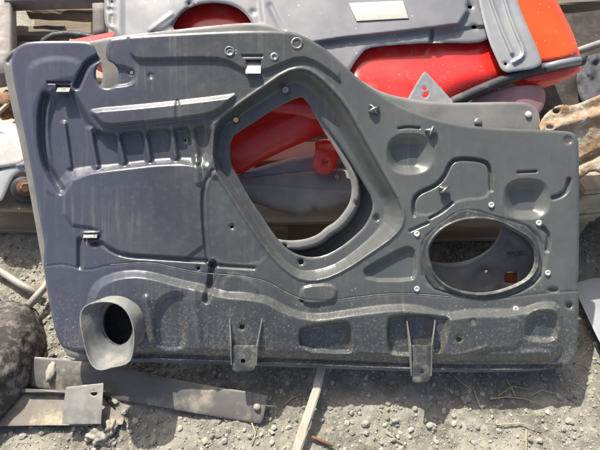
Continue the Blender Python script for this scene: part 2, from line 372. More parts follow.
# ------------------------------------------------------------------ the ground
def axis(lo, hi, st, far):
    a = list(np.arange(lo, hi + st / 2, st)); d = st; x = a[-1]
    while x < far: d *= 1.35; x += d; a.append(x)
    d = st; x = a[0]; pre = []
    while x > -far: d *= 1.35; x -= d; pre.append(x)
    return np.array(pre[::-1] + a)
def ground_h(x, y):
    return .018 * fbm(x * 5, y * 5, 3, 1) + .011 * fbm(x * 28, y * 28, 4, 2) + .007 * np.abs(fbm(x * 75, y * 75, 3, 3)) + .006 * np.maximum(0, vnoise(x * 60, y * 60, 8))
gx, gy = axis(-1.05, 1.05, .0055, 70), axis(-.66, .62, .0055, 70)
X, Y = np.meshgrid(gx, gy); near = np.exp(-np.maximum(0, np.hypot(X, Y) - 3) / 4)
Z = ground_h(X, Y) * near - .006
idx = np.arange(X.size).reshape(X.shape)
gq = np.stack([idx[:-1, :-1], idx[:-1, 1:], idx[1:, 1:], idx[1:, :-1]], -1).reshape(-1, 4)
g = obj('ground', (np.stack([X, Y, Z], -1).reshape(-1, 3), gq), M['dirt'], origin=(0, 0, 0)); tag(g, kind='structure')
# loose gravel
bm = bmesh.new(); bmesh.ops.create_icosphere(bm, subdivisions=1, radius=1); ico = np.array([list(v.co) for v in bm.verts]); icf = np.array([[q.index for q in f.verts] for f in bm.faces]); bm.free()
N = 20000
px_ = rng.uniform(-1.05, 1.05, N); py_ = rng.uniform(-.64, .5, N)
keep = vnoise(px_ * 9, py_ * 9, 31) + rng.uniform(-.5, .5, N) > -.25; px_, py_ = px_[keep], py_[keep]; N = len(px_)
sz = np.clip(.0019 * rng.pareto(2.3, N) + .0018, .0018, .0085)
Vg = ico[None] * (1 + rng.uniform(-.28, .28, (N, len(ico), 1))) * rng.uniform(.65, 1.25, (N, 1, 3)) * sz[:, None, None]
th = rng.uniform(0, 6.28, N); c_, s_ = np.cos(th)[:, None], np.sin(th)[:, None]
Vg = np.stack([Vg[..., 0] * c_ - Vg[..., 1] * s_, Vg[..., 0] * s_ + Vg[..., 1] * c_, Vg[..., 2] * .75], -1)
Vg += np.stack([px_, py_, ground_h(px_, py_) - .006 + sz * .28], -1)[:, None, :]
Fg = (icf[None] + (np.arange(N) * len(ico))[:, None, None]).reshape(-1, 3)
tag(obj('gravel', (Vg.reshape(-1, 3), Fg), M['gravel'], smooth=False, origin=(0, 0, 0)), kind='stuff')

def gz(p): return float(ground_h(np.array([p[0]]), np.array([p[1]]))[0]) - .006

# ------------------------------------------------------------------ bulkhead panel (the subject)
bulk = thing('bulkhead_panel', 'large dark grey pressed steel bulkhead with diamond opening, oval hole and duct mouth, leaning frontmost', 'car panel', tuple(BASE), (TILT, 0, 0))
OUT = [(11, 62), (13, 52), (18, 46), (27, 42), (45, 41), (86, 41), (93, 44), (96, 50), (98, 56), (103, 61), (99, 63.5), (96, 70), (96, 78), (99, 84.5), (104, 88), (111, 88), (116.5, 84), (119, 76), (118, 69), (113.5, 63.5), (108, 61), (105.5, 56), (106, 48), (108, 41), (113, 38),
       (150, 35), (200, 32.5), (250, 30.5), (285, 31), (296, 33), (306, 37), (325, 48), (345, 66), (362, 82), (378, 93), (400, 106), (425, 116), (455, 124), (490, 128), (560, 130.5), (573, 132), (578, 138), (579, 150), (579, 275), (577, 284), (578.5, 292), (579, 300),
       (577.5, 345), (575, 361), (569, 367), (545, 369), (450, 370.5), (380, 368), (300, 364.5), (200, 361), (100, 358), (68, 351), (58, 343), (50, 308), (46, 280), (43, 262), (45, 245), (41, 226), (36, 195), (24, 130), (15, 88)]
OPEN = [(231, 137), (243, 129.5), (262, 117), (280, 105.5), (299, 97), (304, 98), (326, 126), (346, 154), (364, 184), (373, 200), (372, 212), (366, 224), (360, 231), (350, 240), (338, 249), (324, 256), (310, 257.5), (297, 254.5), (286, 248), (275, 236), (259, 212), (247, 194), (238, 177), (229.5, 161)]
FLANGE = [(222, 128), (240, 116), (262, 102), (280, 90), (293, 82), (304, 86), (318, 100), (334, 122), (354, 156), (373, 188), (384, 203), (384, 218), (377, 230), (362, 245), (340, 262), (318, 270), (300, 271), (286, 262), (272, 247), (250, 214), (236, 190), (219, 160)]
RECESS = [(214, 124), (236, 106), (262, 88), (285, 72), (300, 68), (312, 71), (328, 84), (346, 104), (364, 136), (386, 176), (403, 205), (404, 222), (395, 236), (372, 252), (345, 270), (322, 280), (302, 280), (288, 272), (268, 252), (244, 216), (230, 194), (211, 165)]
OVAL = [(428, 252), (431, 242), (438, 233), (448, 226), (463, 220.5), (480, 219), (498, 222), (514, 230), (528, 238), (535, 248), (537, 260), (534, 271), (526, 280), (512, 287), (496, 292), (480, 294), (464, 292), (449, 287), (438, 279), (431, 268)]
THROAT = ell(119, 323, 16, 22, 26, R(-12))
fp = Relief()
fp.loft(RECESS, FLANGE, -15)
fp.line(RECESS + RECESS[:1], 1.2, 3.5, 1)
# left-hand pressings
fp.press([(24, 70), (34, 58), (60, 54), (80, 58), (86, 70), (76, 82), (60, 84), (46, 90), (38, 110), (37, 135), (40, 160), (48, 182), (58, 200), (40, 190), (28, 130)], 1.2, 8)
fp.loft([(48, 92), (56, 86), (72, 86), (84, 106), (96, 127), (106, 132), (140, 129), (190, 124), (214, 122), (214, 158), (206, 170), (190, 166), (160, 166), (120, 171), (80, 175), (68, 182), (62, 192), (52, 184), (44, 165), (40, 135), (42, 108)],
        [(58, 100), (64, 92), (68, 92), (78, 110), (90, 131), (104, 138), (140, 135.5), (190, 131), (207, 130), (207, 150), (200, 158), (188, 157), (160, 158), (120, 163), (80, 166.5), (66, 170), (60, 180), (56, 172), (53, 160), (51, 135), (53, 112)], -7)
for (xa, ya, xb, yb, wdt, dep) in ((64, 124, 70, 167, 4.5, 3.6), (90, 130, 96.5, 166, 5.5, 5.2), (118, 136, 123.5, 162, 5.5, 5.2), (145, 134, 149.5, 159, 5.5, 5.2), (172, 131, 175.5, 157, 6, 5.2), (192, 130, 197, 161, 6, 3.6)):
    fp.line([(xa, ya), (xb, yb)], dep, wdt, 0)
fp.line([(46, 96), (42, 112), (42, 140), (46, 164), (54, 180), (61, 190)], -5, 7)                 # curved channel at the edge
fp.line([(77, 86), (83, 72), (88, 63), (98, 58)], -4, 6)
fp.press([(92, 108), (130, 105), (170, 101), (222, 95), (240, 92), (228, 108), (212, 117), (188, 121), (140, 126), (104, 129), (96, 122), (88, 112)], 4.5, 6)
fp.press([(174, 99), (181, 99), (181, 122), (174, 123)], -1.4, 3)
fp.press([(110, 30), (126, 30), (128, 52), (133, 59), (142, 61), (214, 59), (230, 63), (244, 72), (266, 72), (280, 66), (300, 58), (318, 64), (350, 90), (310, 20)], 3.0, 3.5)
fp.press([(98, 62), (118, 64), (128, 66), (136, 71), (137, 80), (131, 86), (118, 88), (100, 89), (92, 76)], -3, 4)
# lanced tabs
fp.ramp([(246, 60), (261, 60), (261.5, 75), (246.5, 75.5)], -6, 2.0)
fp.ramp([(56, 85), (70, 85), (71, 92.5), (58, 92.5)], -5, 1.5)
fp.ramp([(83, 236), (99, 235), (100, 247), (86, 247)], -5, 0)
fp.line([(243, 56), (262, 56)], -1.5, 2.2, 0); fp.line([(48, 82.5), (70, 82.5)], -2.2, 2.2, 0)
fp.line([(84, 233), (99, 232.5)], 2, 2.2, 0)
fp.line([(80, 240), (80, 266)], -2.2, 5, 0)
# big flat plate and its joints
fp.press([(62, 182), (100, 168), (150, 162), (192, 160), (206, 176), (203, 200), (206, 262), (124, 258), (110, 252), (101, 244), (100, 230), (62, 226)], 1.6, 4)
fp.line([(213, 170), (204, 184), (202, 205), (207, 258), (209, 266)], -1.3, 3.5)
fp.line([(101, 243), (110, 250), (125, 256), (160, 258), (206, 261)], -1.8, 4)
fp.line([(211, 265), (235, 267), (254, 268)], -1.6, 3.5)
fp.line([(196, 158), (198, 182)], 2.0, 5, 0); fp.line([(205, 165), (214, 176)], 1.5, 5, 0)
fp.press([(206, 175), (216, 172), (232, 192), (258, 232), (272, 254), (256, 268), (212, 264), (205, 240)], -.8, 5)
# overlap seam
SEAM = [(46, 266), (66, 264), (85, 271), (110, 265), (150, 262), (175, 268), (200, 273), (250, 277), (270, 283), (288, 294), (304, 300), (330, 301), (360, 297), (385, 294), (415, 294), (450, 297), (500, 299), (545, 293), (579, 291)]
fp.line(SEAM, -.5, 1.8, 1)
# bulging foot of the panel
fp.slope([(86, 300), (92, 284), (106, 274), (130, 269), (152, 271), (180, 279), (206, 284), (222, 290), (250, 292), (270, 296), (288, 307), (305, 312), (320, 313), (360, 307), (395, 303), (420, 304), (446, 312), (470, 308), (520, 308), (542, 300), (560, 302), (566, 320), (566, 356), (545, 364), (300, 360), (100, 354), (84, 340)], 12, 9, 300, 362, .72)
fp.line([(213, 264), (212, 280), (206, 300)], -4.5, 6)
fp.press([(228, 268), (250, 276), (262, 288), (258, 300), (228, 296), (216, 290)], 1.5, 6)
fp.press([(153, 306), (160, 296), (174, 290), (186, 292), (188, 310), (187, 345), (182, 352), (160, 352), (154, 340)], -4, 6)
fp.line([(146, 298), (150, 318), (152, 340)], 2.5, 5)
fp.line([(194, 292), (198, 320), (200, 350)], 1.5, 6)
fp.press([(297, 331), (305, 325), (345, 319.5), (352, 324), (354, 350), (348, 355), (300, 352)], -6.5, 5)
fp.press([(386, 320), (392, 314), (446, 313.5), (452, 320), (446, 345), (440, 356), (392, 357), (387, 350)], -6.5, 5.5)
fp.press([(444, 322), (452, 316), (516, 314), (524, 322), (522, 350), (490, 350), (444, 360), (436, 356)], 1.3, 4)
fp.line([(438, 360), (465, 355), (486, 347)], 1.3, 4)
fp.press([(524, 324), (530, 311), (544, 308), (558, 311), (561, 322), (558, 340), (548, 343), (530, 342), (523, 338)], -5, 7)
fp.press([(518, 350), (535, 347), (552, 350), (556, 360), (548, 365), (524, 363)], 1.5, 5)
fp.line([(60, 350), (100, 354), (200, 357.5), (300, 361), (450, 367), (560, 366)], -3, 4, 1)
fp.press([(299, 290), (305, 284.5), (330, 282.5), (338, 288), (338, 297), (331, 303.5), (306, 305.5), (299, 300)], 2.6, 3.5)
fp.press([(361, 270), (372, 263), (403, 246), (412, 246), (417, 252), (417.5, 276), (411, 282), (367, 282)], -4.5, 4.5)
# right-hand pressings
fp.line([(399, 128.5), (407, 127), (419, 128)], -2, 2.4)
fp.line([(518, 172.5), (536, 171.5)], -2, 2.4)
for (cx, cy) in ((410, 154), (527, 199)):
    fp.loft(ell(cx, cy, 24, 21, 24, 0, 2.6), ell(cx - 3, cy + 1, 10.5, 10.5, 24, 0, 5), -9)
fp.line([(569, 180), (567, 190), (560, 196), (553, 198)], -2.6, 4)
fp.press([(413, 216), (411, 201), (417, 191), (436, 185), (444, 175), (448, 162), (457, 156), (480, 158), (491, 163), (492.5, 190), (486, 200), (462, 201), (448, 209), (432, 217)], -1.2, 4)
fp.line([(414, 215), (413, 202), (418, 193), (436, 186), (445, 176), (450, 163), (458, 158.5), (480, 160), (490, 165), (491, 190)], -2.8, 3.2)
fp.press([(419, 258), (421, 238), (438, 224), (456, 210), (476, 208), (492, 214), (526, 222), (544, 236), (549, 262), (540, 284), (516, 297), (480, 301), (440, 294), (420, 282)], -2.2, 5)
fp.line([(430, 218), (442, 212), (452, 203)], -2.2, 2.6); fp.line([(543, 228), (549, 236), (547, 250)], -2.5, 4)
fp.line([(410, 231), (428, 223)], -1.5, 2.6, 0)
def small(cx, cy, r): return ell(cx, cy, r, r, 12)
holes = [chaikin(OPEN, 1), chaikin(OVAL, 1), THROAT] + [small(*q) for q in ((236, 120, 2.6), (301, 262, 2.7), (376.5, 218, 2.7), (198.5, 268.5, 1.7), (186, 140, 1.6), (232, 227, 1.6), (151, 76, 1.6), (242, 327, 2.6), (473, 322, 2.3), (459, 339, 3.0), (302, 301, 1.3), (131.5, 72.5, 1.8), (568, 140.5, 3.2))]
holes += [ell(553, 290, 5, 1.7, 14), ell(569, 305.5, 3.2, 2.6, 14), ell(95, 244, 3.5, 2.2, 14)]
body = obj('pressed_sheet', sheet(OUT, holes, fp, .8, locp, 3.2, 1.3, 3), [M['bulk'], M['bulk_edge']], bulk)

# duct mouth: collar, flared lip and throat as one wall of real thickness
def ring(P, h): return locp(P[:, 0], P[:, 1], h)
def remap(P, n=40):                                   # resample a closed outline by angle
    P = chaikin(P, 3); c = P.mean(0); a = np.arctan2(P[:, 1] - c[1], P[:, 0] - c[0]); o = np.argsort(a); a = a[o]; r = np.hypot(*(P[o] - c).T)
    t = np.arange(n) * 2 * math.pi / n - math.pi; rr = np.interp(t, a, r, period=2 * math.pi)
    return np.stack([c[0] + rr * np.cos(t), c[1] + rr * np.sin(t)], -1)
LIP = remap([(79, 320), (81, 308), (90, 302.5), (106, 300.5), (119, 303), (129, 312), (135, 330), (134, 352), (131, 363), (120, 367), (111, 368), (101, 372), (92, 368), (86, 354), (82, 336)])
def cen_ell(cx, cy, rx, ry, p=2.2): 
    t = np.arange(40) * 2 * math.pi / 40 - math.pi; c, s = np.cos(t), np.sin(t)
    return np.stack([cx + np.sign(c) * np.abs(c) ** (2 / p) * rx, cy + np.sign(s) * np.abs(s) ** (2 / p) * ry], -1)
lipc = LIP.mean(0); IN = lipc + (LIP - lipc) * .955
A0 = cen_ell(124, 318, 27, 30); A1 = cen_ell(122, 319, 22, 27); T1 = cen_ell(118, 325, 14.5, 21)
tl = lambda P, h: locp(P[:, 0], P[:, 1], .68 * h * (1 + .34 * (P[:, 1] - 336) / 34 * min(1, h / 41)))
T1 = cen_ell(117.5, 325, 15.5, 22, 2.5); ring0 = ring; ring = lambda P, h: tl(P, h) if h > 9 else ring0(P, h)
rings = [ring(A0, 6), ring(A1, 9), ring(A1 * .62 + LIP * .38, 22), ring(A1 * .22 + LIP * .78, 34), ring(LIP, 41), ring(LIP * .6 + IN * .4, 42.2), ring(IN, 41), ring(IN * .8 + T1 * .2, 33), ring(IN * .45 + T1 * .55, 22), ring(T1, 14), ring(cen_ell(118, 324, 14.5, 21), 2), ring(cen_ell(119, 323, 14.5, 21), -16)]
V, Fc = loftrings(rings)
duct = obj('duct_mouth', (V, [f[::-1] for f in Fc]), M['duct'], bulk)

obj('throat_blackout', loftrings([ring0(cen_ell(119, 323, 14.5, 21), -15), ring0(cen_ell(119, 323, 7, 10), -17), ring0(cen_ell(119, 323, .1, .1), -17)]), M['hole'], bulk)  # black disc added inside the throat to hide lit ground and keep it dark
def seal_line(P, r):
    P = chaikin(P, 2, False); h = fp(P[:, 0].copy(), P[:, 1].copy()); return tube([tuple(q) for q in locp(P[:, 0], P[:, 1], h + .1)], r, 6)
obj('seam_sealer', seal_line(SEAM[3:11], .0012), M['sealer'], bulk)
obj('seam_sealer', seal_line(SEAM[11:16], .0012), M['sealer'], bulk)
# brackets with two upright cheeks and a tongue
def bracket(L, Rt, top, mid, bot, hole):
    Q = chaikin([(L[1], mid - 5), (Rt[1], mid - 5), (Rt[1] - .5, bot - 7), (Rt[1] - 1.5, bot - 2), (Rt[1] - 4, bot), (L[1] + 4, bot + .5), (L[1] + 1, bot - 1), (L[1] + .5, bot - 7)], 0)
    t = obj('bracket', sheet(Q, [ell(*hole, 2.4, 2.4, 12)], lambda x, y: 9.5 - 0 * x, 1.0, locp, 1.4, .3, 1.5, c=0), M['bracket'], bulk)
    for s_, q in ((-1, L), (1, Rt)):
        P = np.array([locp(q[0], top, 2), locp(q[0] + s_ * .3, top + 3, 9), locp(q[1], mid - 4, 13), locp(q[1], mid + 4, 12), locp(q[1] - s_ * .6, bot - 6, 10.5), locp(q[1] - s_ * .6, bot - 6, 9), locp(q[1], mid, 2)])
        obj('cheek', slab(P if s_ > 0 else P[::-1], (-.0035 * s_, 0, 0)), M['cheek'], t, smooth=False)
bracket((230.5, 231.5), (262, 256), 311, 350, 371, (243, 361))
bracket((408, 411.5), (434, 431), 319, 350, 382, (422, 371))

# gasket ring round the oval hole
GOUT = [(420, 256), (424, 240), (438, 225), (458, 211.5), (468, 209.5), (484, 213), (500, 218), (526, 226), (536, 236), (541, 256), (541, 272), (534, 282), (516, 293), (498, 299), (484, 300), (455, 294), (434, 288), (425, 274)]
obj('oval_frame', sheet(GOUT, [chaikin([(p[0] * .985 + 481 * .015, p[1] * .985 + 257 * .015) for p in OVAL], 1)], lambda x, y: .5 + 1.9 * sm(1 - np.abs(sdpoly(x, y, chaikin(OVAL, 1)) - 1.3) / 1.6) + .25 * fbm(x / 14, y / 14, 2, 3), .7, loc, 3.2, .4, 1.2, c=0), [M['seal'], M['bulk_edge']], bulk)
# white plugs, studs, spring clips
def disc(px, py, r, h0, h1, dome=.4, n=14):
    c = loc(px, py, 0); rs = []
    for (k, h) in ((1, h0), (1, h1 - dome), (.85, h1), (.45, h1 + dome * .4), (.40, h1 - .3), (.02, h1 - .3)):
        e_ = ell(px, py, r * k, r * k, n); rs.append(locp(e_[:, 0], e_[:, 1], h))
    V, Fc = loftrings(rs, False, True); return V, [f[::-1] for f in Fc][:-1] + [Fc[-1][::-1]]
pl = None
for (x, y, h) in ((491.5, 205, 0), (539, 223, 0), (417, 234, 0), (417, 289, 0), (548, 273, 0), (516, 309, 1)):
    o = obj('plug', disc(x, y, 3.0, -2.5, h + 1.4), M['plug'], bulk)
for (x, y, r, h) in ((230, 52.5, 4, 3.6), (236, 52, 2.6, 3.2), (274.5, 57, 4.6, 3.6), (285.5, 90, 3.6, -7.5)):
    obj('stud', disc(x, y, r, h - 6, h), M['zinc'], bulk)
for (x0, y0, x1, y1, hb, ht_) in ((246, 61.5, 261, 75, 5, -1), (57, 86, 70, 92.5, 2.5, -2), (84, 232.5, 98, 238, 3.5, 0)):
    obj('tab', slab(np.array([loc(x0, y1, hb), loc(x1, y1, hb), loc(x1, y0, ht_), loc(x0, y0, ht_)]), (0, 0, .002)), M['bare'] if x0 == 246 else M['bracket'], bulk, smooth=False)
def torus(px, py, R0, r, h, n=22, k=8):
    V, Fc = [], []
    for i in range(n):
        a = 2 * math.pi * i / n
        for j in range(k):
            b = 2 * math.pi * j / k; rr = R0 + r * math.cos(b); V.append(loc(px + rr * math.cos(a), py + rr * math.sin(a), h + r * math.sin(b)))
    for i in range(n):
        for j in range(k): Fc.append([i * k + j, ((i + 1) % n) * k + j, ((i + 1) % n) * k + (j + 1) % k, i * k + (j + 1) % k][::-1])
    return np.array(V), Fc
obj('grommet', torus(297, 44.5, 5, 1.5, 2.4), M['zinc'], bulk)
obj('grommet', torus(230, 52.5, 4.2, 1.0, 3.4), M['zinc'], bulk)
for (x, y, a) in ((373.5, 109.5, .4), (430.5, 131.5, -.3), (443.5, 190, .1)):
    c_, s_ = math.cos(a), math.sin(a)
    p = lambda u, v, h: loc(x + u * c_ - v * s_, y + u * s_ + v * c_, h)
    w1 = join(disc(x, y, 3.4, -1, 1.6), tube([p(-5.2, -2.5, .6), p(-2, -1.5, 3), p(2, 1.2, 3.4), p(5, 3, .8)], .0036, 8), tube([p(3.8, -3.8, 1), p(1, -1, 4), p(-1.5, 2, 4), p(-3, 4.4, 1)], .0036, 8))
    obj('spring_clip', w1, M['zinc'], bulk)
    
# ------------------------------------------------------------------ second bulkhead right behind
b2 = thing('bulkhead_panel', 'dusty pale grey twin bulkhead behind the dark one, only its edges and hole rims showing', 'car panel', tuple(BASE), (TILT, 0, 0))
H2 = -28.0
def loc2(px, py, h): return locp(px, py, h + H2)
OUT2 = [(3, 66), (5, 57), (12, 50), (24, 44.5), (40, 42), (70, 44), (98, 40), (108, 37.5), (150, 32.5), (200, 27), (245, 22.5), (266, 23.5), (280, 28), (300, 40), (340, 66), (366, 84), (386, 94), (408, 98.5), (440, 103), (470, 102.5), (523, 101.5), (534, 105.5), (540, 114), (541, 140), (560, 200), (566, 300), (570, 355), (560, 371),
        (450, 373), (300, 367.5), (120, 361.5), (72, 359), (64, 352), (52, 320), (40, 250), (24, 160), (10, 100)]
OPEN2 = [(196, 140), (206, 112), (256, 88), (288, 78), (303, 90), (318, 122), (334, 147), (346, 168), (351.5, 181), (351.5, 197), (347, 208), (336, 221.5), (326, 227), (319, 234), (307, 239), (290, 241), (272, 238), (250, 226), (218, 188)]
OVAL2 = ell(450, 229, 50, 34, 32, R(-4))
f2 = Relief()
def grow(P, k): return [(q[0] + (q[0] - 285) * k, q[1] + (q[1] - 165) * k) for q in P]
f2.loft(grow(OPEN2, .55), grow(OPEN2, .17), -24); f2.loft(grow(OPEN2, .17), grow(OPEN2, .105), 33)
f2.press(ell(484, 254, 72, 56), -16, 16); f2.press(ell(488, 285, 26, 26), -5, 14); f2.press([(425, 262), (440, 268), (460, 270), (480, 264), (496, 250), (506, 238), (520, 250), (540, 260), (530, 240), (505, 220), (500, 235), (485, 252), (455, 266)], 3, 6)
f2.press(ell(484, 279, 13, 14), -4, 8)
f2.line([(8, 62), (14, 54), (28, 48)], -1.2, 4)
h2 = [chaikin(OPEN2, 2), OVAL2, ell(120, 322, 20, 26), chaikin([(88, 66), (96, 60), (102, 66), (103, 76), (101, 86), (94, 90), (86, 80)], 1), ell(517, 253.5, 10, 2.6, 20, R(-4), 4), ell(511, 277.5, 6.5, 5.5, 18, 0, 5)] + [small(*q) for q in ((357, 203, 2.6), (284.5, 246, 2.6), (486, 271.5, 1.4))]
obj('pressed_sheet', sheet(OUT2, h2, f2, 1.3, loc2, 3.0, 1.2, 3), [M['bulk2'], M['bulk_edge']], b2)
def disc2(px, py, r, h):
    rs = []
    for (k, hh) in ((1, h - 2), (1, h), (.8, h + .6), (.02, h + .7)):
        e_ = ell(px, py, r * k, r * k, 14); rs.append(locp(e_[:, 0], e_[:, 1], hh))
    V, Fc = loftrings(rs); return V, [f[::-1] for f in Fc]
obj('plug', disc2(528.5, 114.5, 3.4, H2 + 1), M['plug'], b2)
obj('stud', disc2(478, 122, 4, H2 + 1), M['zinc'], b2)
obj('clip', slab(locp([503, 519, 519, 503], [273, 272, 283, 284], [H2 - 25] * 4)[::-1], (0, 0, .006)), M['copper'], b2)
obj('stud', disc2(515, 236, 2.6, H2 - 14), M['zinc'], b2)

# ------------------------------------------------------------------ red tailgate with grey liner behind the bulkheads
TD = R(24); ND = np.array([0, -math.sin(TD), math.cos(TD)]); PD = behind(300, 112, -46)
def dmap(px, py, h): return off_plane(px, py, h, PD, ND, .0035)
gate_at = dmap(np.array(330.), np.array(100.), np.array(-60.))
gate = thing('tailgate', 'red tailgate lying face down with pale grey inner liner and white sticker, behind the bulkheads', 'car door', tuple(gate_at))
RED = [(60, 42), (90, 36), (118, 31), (140, 10), (150, -60), (300, -150), (520, -150), (545, -40), (556, 0), (566, 18), (574, 35), (580, 54), (582.5, 62), (581, 72), (566, 80), (545, 88), (537, 91), (524, 90), (512, 82), (495, 88), (470, 98), (450, 108), (430, 125), (360, 130), (200, 110), (100, 75)]
def redh(x, y):
    d = sdpoly(x, y, chaikin(RED, 2)); h = -9 - 14 * np.clip(1 + d / 26, 0, 1) ** 2 + 5 * sm((y - 52) / 30) * sm((x - 340) / 20)
    return h + .5 * fbm(x / 60, y / 60, 2, 3)
rootpart('red_skin', sheet(RED, [], redh, 2.0, dmap, 3, 1.5, 4), M['red'], gate)
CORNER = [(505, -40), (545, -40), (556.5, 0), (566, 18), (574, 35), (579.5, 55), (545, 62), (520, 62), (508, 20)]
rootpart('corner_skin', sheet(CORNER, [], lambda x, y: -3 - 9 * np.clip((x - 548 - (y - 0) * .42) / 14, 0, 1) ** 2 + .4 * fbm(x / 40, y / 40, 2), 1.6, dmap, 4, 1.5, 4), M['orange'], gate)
LINER = [(105, -60), (104, 10), (105, 27), (114, 31), (119, 40), (130, 70), (200, 90), (340, 90), (352, 66), (361, 54), (366, 49), (380, 46), (436, 42.5), (490, 44), (494, 20), (488, -60), (470, -150), (300, -150)]
fl = Relief()
fl.press([(122, 60), (120, 30), (121, -70), (180, -120), (300, -140), (445, -140), (470, -30), (470, 26), (432, 31), (400, 35), (325, 43), (290, 52), (240, 66), (160, 80)], 5, 5)
fl.press([(140, 36), (172, 22), (190, 2), (196, -60), (230, -80), (260, -40), (262, 0), (266, 30), (240, 50), (170, 50)], -1.6, 6)
fl.line([(270, 6), (276, 18), (282, 30)], -1, 5); fl.line([(432, 31), (431, 44)], -3, 3, 0)
fl.line([(150, 30), (172, 14)], 1.0, 3, 0)
fl.press([(428, 31), (470, 26), (494, 24), (494, 46), (430, 46)], -2, 3)
ARCH = chaikin([(171.5, 31), (176, 20), (184, 11), (196, 5), (212, 2.5), (228, 4), (240, 9), (249, 18), (254, 28), (240, 36), (200, 38)], 2)
lh = [ARCH] + [ell(110.5, y, 2.2, 1.2, 12) for y in (10,)] + [ell(112, y, 1.2, 3.2, 12) for y in (1.5, 21, 18)] + [ell(470, 7, 2.4, 1.8, 12), ell(474, 27, 2.6, 1.8, 12), ell(253, 12, 1.2, 1.2, 10), ell(189, 4, 1.2, 1.2, 10)]
liner = rootpart('liner', sheet(LINER, lh, lambda x, y: fl(x, y) - 5 * sm((x - 330) / 60) * 0, 1.5, dmap, 7, 1.2, 4), M['inner'], gate)
o = rootpart('sticker', slab(dmap(np.array([349, 402.5, 409, 356.5]), np.array([3.0, .5, 18, 21]), np.array([6.0] * 4))[::-1], tuple(ND * .0015)), M['sticker'], gate)
o.parent = liner; o.location = (0, 0, 0)
STRIP = [(470, -60), (505, -60), (516, 0), (530, 32), (542, 60), (541, 65), (534, 69), (518, 71), (503, 73.5), (496, 58), (488, 40), (478, 0)]
fs = Relief(); fs.line([(488, -10), (500, 25), (512, 53)], 2.6, 3.2, 1); fs.line([(502, -10), (509, 14), (517, 34), (524, 50), (523, 57), (514, 62)], 2.6, 3.0, 1)
rootpart('side_strip', sheet(STRIP, [ell(505.5, 64, 2, 1.4, 12)], lambda x, y: fs(x, y) + 3, 1.2, dmap, 4, 1, 3), M['galv'], gate)
def dpath(P, h): return [tuple(dmap(np.array(float(x)), np.array(float(y)), np.array(float(h)))) for x, y in P]
rootpart('rubber_seal', tube(dpath(chaikin([(430, 112), (452, 103), (480, 90), (505, 80), (530, 71), (556, 66), (574, 62), (583, 60)], 2, False), -5), .017, 12), M['gasket'], gate)
rootpart('seal_end', tube(dpath([(546, 67.5), (560, 64), (580, 60.5)], .5), [.012, .013, .012], 12), M['galv'], gate)

pk = sheet([(470, 97), (500, 88), (538, 84), (545, 90), (546, 98), (543, 109), (535, 118), (500, 118), (470, 114)], [], lambda x, y: -66 - 6 * np.clip((x - 520) / 26, 0, 1) ** 2, 1.5, behind, 4, 1.2, 3)
tag(obj('mud_flap', pk, M['pink']), 'faded pink plastic flap with rounded end under the red tailgate corner', 'mud flap')
tri = sheet([(424, 71), (426.5, 72.5), (441, 88), (457, 106), (440, 116), (404, 108), (408, 98), (416, 84)], [ell(424.5, 88.5, 2.2, 1.8, 12), chaikin([(422, 95), (426, 90.5), (429.5, 93), (427, 97.5), (423, 98)], 1)], lambda x, y: -33 + 0 * x, 1.0, behind, 1.6, .4, 2, c=1)
tag(obj('corner_plate', tri, M['bare']), 'pale metal triangle plate with two holes poking up before the red tailgate', 'metal plate')

# ------------------------------------------------------------------ what shows through the diamond opening
RB = [(222, 168), (238, 177), (262, 161), (300, 143.5), (335, 130), (370, 116), (345, 40), (290, 70), (262, 108), (236, 122), (220, 140)]
def rbh(x, y):
    d = (y - (177 - (x - 238) * .48)) ; t = np.clip((-d) / 42, 0, 1)
    return -84 + 16 * np.sin(t * math.pi * .62) + .8 * fbm(x / 20, y / 20, 2)
rb = thing('bumper_panel', 'scratched red curved body panel running diagonally behind the diamond opening', 'car part', tuple(behind(290, 150, -96)))
rootpart('shell', sheet(RB, [], rbh, 1.2, behind, 4, 2, 5), M['redscr'], rb)
rootpart('mounting_lug', sheet([(314, 140), (336, 138), (339, 150), (337, 166), (332, 173), (325, 175), (314, 171), (312, 163), (316, 150)], [ell(326, 162, 2, 2, 12)], lambda x, y: -66 - 4 * sm((152 - y) / 10), 1.0, behind, 3, 1.5, 3), M['red'], rb)
def fnh(x, y): t = np.clip((y - 150) / 66, -.2, 1.1); return -104 + 24 * np.sin(np.clip(t, 0, 1) * math.pi * .8) + 1.2 * fbm(x / 25, y / 12, 3, 4) + 4 * sm((y - 186 - .08 * (x - 290)) / 3) - 3 * sm(1 - np.abs(y - 172 + .1 * (x - 290)) / 3)
fen = sheet([(222, 182), (244, 172), (280, 160), (330, 150), (372, 152), (372, 190), (350, 204), (334, 209), (318, 212), (314, 207), (311, 213), (296, 216), (276, 211), (258, 204), (240, 200)], [ell(337, 177, 2.4, 2.4, 12)], fnh, 1.3, behind, 3, 3, 5)
tag(obj('fender', fen, M['grey_fender']), 'dull grey curved fender piece under the red panel in the diamond opening', 'car part')

